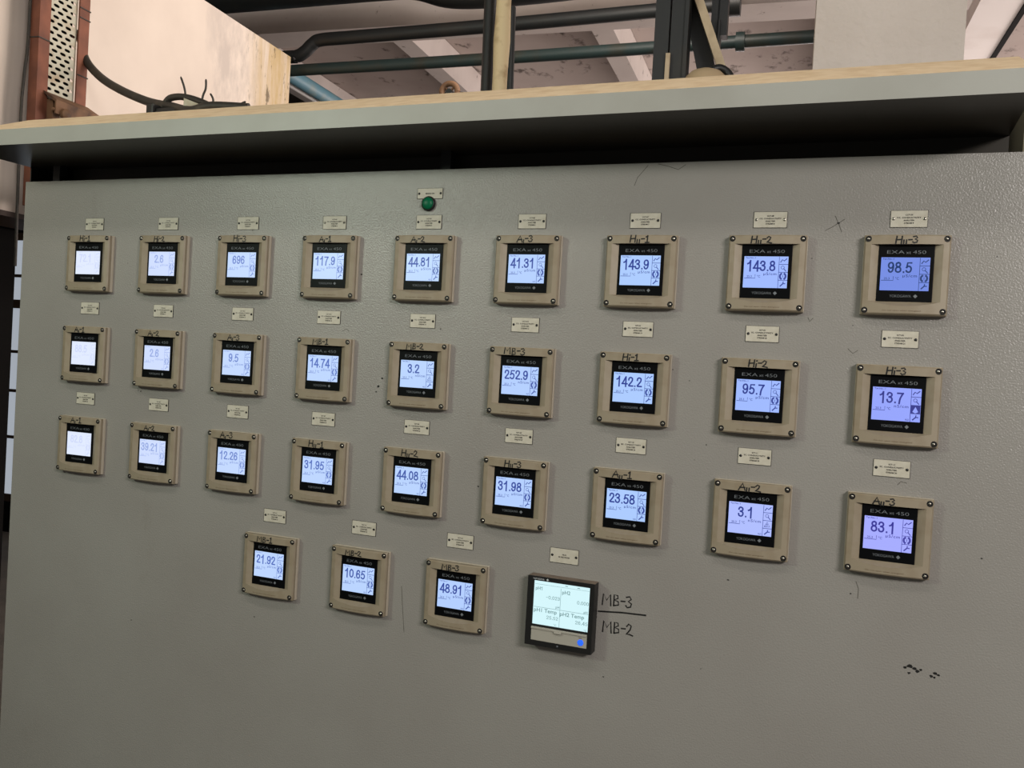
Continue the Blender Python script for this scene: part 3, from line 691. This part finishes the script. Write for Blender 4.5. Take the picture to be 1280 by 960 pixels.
# ------------------------------------------------------------------ overhead pipes
def rtube(bm, pts, r, seg=16, n=6):
    tube(bm, smooth_path([rm(*p) for p in pts], n), r, seg)
Yp = 4.3
b = bmesh.new()
rtube(b, [(-4.4, Yp, 3.565), (-3.2, Yp, 3.565), (-2.15, Yp, 3.575), (-1.95, Yp, 3.565), (-1.78, Yp, 3.515), (-1.6, Yp, 3.5), (-1.3, Yp, 3.505), (-.9, Yp, 3.52), (-.1, Yp, 3.53)], .088, 20)
tag(obj('overhead_pipe', b, M_pipeb, None, 50), 'thickest black pipe along the top edge, dipping behind the bamboo pole', 'pipe')
b = bmesh.new()
rtube(b, [(-3.4, Yp, 3.205), (-2.72, Yp, 3.212), (-2.63, Yp, 3.215), (-2.58, Yp, 3.24), (-2.54, Yp, 3.275), (-2.49, Yp, 3.295), (-2.3, Yp, 3.30), (-1.56, Yp, 3.315), (-.9, Yp, 3.335), (-.36, Yp, 3.353)], .034)
bpipe = tag(obj('overhead_pipe', b, M_pipeb, None, 50), 'black pipe with a double bend beside the wall beam, running above the green one', 'pipe')
b = bmesh.new(); lathe(b, [(0, -.03), (.06, -.03), (.06, .03), (0, .03)], rm(-.34, Yp + .01, 3.358), AX, 16); obj('flange', b, M_pipeb, bpipe, 40)
b = bmesh.new(); rtube(b, [(-3.4, Yp, 3.12), (-2.67, Yp, 3.138), (-1.55, Yp, 3.150), (0.4, Yp, 3.188)], .030)
for xx in (-.30,): lathe(b, [(.03, -.02), (.044, -.02), (.044, .02), (.03, .02)], rm(xx, Yp, 3.174), AX, 16)
tag(obj('overhead_pipe', b, M_pipe, None, 50), 'straight dark green pipe, lowest of the three, running behind the white column', 'pipe')
b = bmesh.new(); rtube(b, [(-2.99, 4.45, 3.30), (-2.99, 11.79, 3.30)], .045); tag(obj('overhead_pipe', b, M_blue, None, 50), 'light blue pipe running back beside the end of the wall beam', 'pipe')
b = bmesh.new(); rtube(b, [(-3.07, 4.45, 3.28), (-3.07, 11.79, 3.28)], .014, 10)
tag(obj('conduit', b, M_white, None, 50), 'thin white conduit beside the light blue pipe', 'conduit')

# bamboo and verticals, steel posts
def rvert(name, pa, pb, y, r, m, label, cat, nodes=False, ztop=3.9):
    def R_(px, py):
        d = RX * ((px - 640) / F_PX) + RD * ((py - 480) / F_PX) + RF
        v = Vector((d.dot(AX), d.dot(AY), d.z)); t = y / v.y; return v.x * t, 1.6 + v.z * t
    (xa, za), (xb, zb_) = R_(*pa), R_(*pb)
    k = (xa - xb) / (za - zb_)
    bm = bmesh.new(); P = []; R = []
    N = 40
    for i in range(N + 1):
        z = ztop * i / N; P.append(rm(xb + k * (z - zb_), y, z)); R.append(r * (1.14 if nodes and i % 6 == 4 else 1.0))
    tube(bm, P, R, 14); return tag(obj(name, bm, m, None, 60), label, cat)
rvert('bamboo_pole', (630, 0), (624, 115), 2.6, .0225, M_bamboo, 'pale upright bamboo pole between two dark vertical pipes', 'pole', True, 3.7)
rvert('vertical_pipe', (613, 0), (608, 117), 2.68, .019, M_pipeb, 'dark vertical pipe just left of the bamboo pole', 'pipe')
rvert('vertical_pipe', (639.5, 35), (637, 115), 2.72, .012, M_pipeb, 'thin dark vertical pipe just right of the bamboo pole', 'pipe', ztop=2.74)

sf = empty('steel_frame', (0, 0, 0), 'black steel support frame of two upright channels with a diagonal brace', 'frame', None, ROOM)
def bar(bm, a, c, wx, wy):
    """square bar between two room points"""
    a, c = Vector(a), Vector(c); d = (c - a).normalized(); u = Vector((0, 1, 0)); v = d.cross(u).normalized()
    q = [a + v * sx * wx / 2 + u * sy * wy / 2 for sx, sy in ((-1, -1), (1, -1), (1, 1), (-1, 1))]
    prism(bm, q, c - a)
for xa, wd, y in ((-.386, .040, 2.5), (-.340, .042, 2.5)):
    b = bmesh.new(); bar(b, (xa, y, 0), (xa - .002, y, 3.6), wd, .012)
    bar(b, (xa - wd / 2 + .003, y + .03, 0), (xa - wd / 2 + .001, y + .03, 3.6), .006, .05)
    bar(b, (xa + wd / 2 - .003, y + .03, 0), (xa + wd / 2 - .005, y + .03, 3.6), .006, .05)
    obj('post', b, M_steel, sf)
b = bmesh.new(); bar(b, (-.318, 2.52, 0), (-.320, 2.52, 3.6), .010, .07); obj('edge_angle', b, M_steel, sf)
b = bmesh.new(); bar(b, (-.235, 2.6, 2.33), (-.345, 2.6, 2.78), .050, .04); obj('brace', b, M_steel, sf)
b = bmesh.new(); bar(b, (-.366, 2.488, 2.30), (-.365, 2.488, 2.488), .012, .01); obj('packing_strip', b, M_timber, sf)
b = bmesh.new(); bar(b, (-.185, 2.54, 2.36), (-.330, 2.54, 2.74), .022, .05); o = obj('timber_batten', b, M_timber); o.matrix_world = ROOM
tag(o, 'pale timber batten leaning along the black diagonal brace', 'timber')
b = bmesh.new(); box(b, -.268, -.245, 2.62, 2.66, 2.55, 2.75); box(b, -.25, -.222, 2.62, 2.66, 2.58, 2.75); box(b, -.245, -.24, 2.6, 2.66, 2.53, 2.62)
o = obj('pipe_hanger', b, M_pipeb); o.matrix_world = ROOM; tag(o, 'small black hanger bracket right of the leaning batten, at the top edge', 'bracket')

# round fittings that peep over the canopy
def rpt(px, py, y):
    d = RX * ((px - 640) / F_PX) + RD * ((py - 480) / F_PX) + RF
    v = Vector((d.dot(AX), d.dot(AY), d.z)); t = y / v.y; return Vector((v.x * t, y, 1.6 + v.z * t))
c = rpt(562, 115, 3.4)
v = empty('valve', rm(c.x, c.y, 0), 'round rusty valve wheel peeping over the canopy left of the bamboo pole', 'valve')
v.rotation_euler = (0, 0, -TH)
b = bmesh.new()
ring = [Vector((math.cos(a) * .034, 0, c.z + math.sin(a) * .034)) for a in [2 * PI * k / 24 for k in range(25)]]
tube(b, ring, .012, 10, cap=False)
for k in range(4):
    a = PI / 4 + k * PI / 2; tube(b, [(0, 0, c.z), (math.cos(a) * .034, 0, c.z + math.sin(a) * .034)], .005, 6)
obj('handwheel', b, M_rust2, v, 60)
b = bmesh.new(); tube(b, [(0, -.01, c.z), (0, .12, c.z)], .012, 12); lathe(b, [(0, 0), (.02, 0), (.022, c.z - .03), (.03, c.z - .03), (.03, c.z + .03), (0, c.z + .03)], (0, .12, 0), (0, 0, 1), 16)
tube(b, [(-.052, .1, 0), (-.052, .1, c.z + .03)], .009, 10)
obj('stem', b, M_pipeb, v, 40)
c = rpt(882, 101, 2.45)
v = empty('drum', rm(c.x, c.y, 0), 'tan dome-topped drum with a black rubber rim at the foot of the steel posts', 'drum')
b = bmesh.new(); R0 = .058
lathe(b, [(0, 0), (R0, 0), (R0, c.z - .01), (R0 * .92, c.z + .008), (R0 * .7, c.z + .021), (R0 * .35, c.z + .029), (0, c.z + .031)], (0, 0, 0), (0, 0, 1), 28); obj('body', b, M_tan, v, 40)
b = bmesh.new()
tube(b, smooth_path([(.012, .02, c.z + .034), (.03, .025, c.z + .04), (.05, .03, c.z + .03), (.062, .03, c.z + .005), (.064, .03, c.z - .06)], 6), .011, 10); obj('rubber_rim', b, M_black, v, 60)

# dark post at the far left of the picture, between camera and the glazed strip
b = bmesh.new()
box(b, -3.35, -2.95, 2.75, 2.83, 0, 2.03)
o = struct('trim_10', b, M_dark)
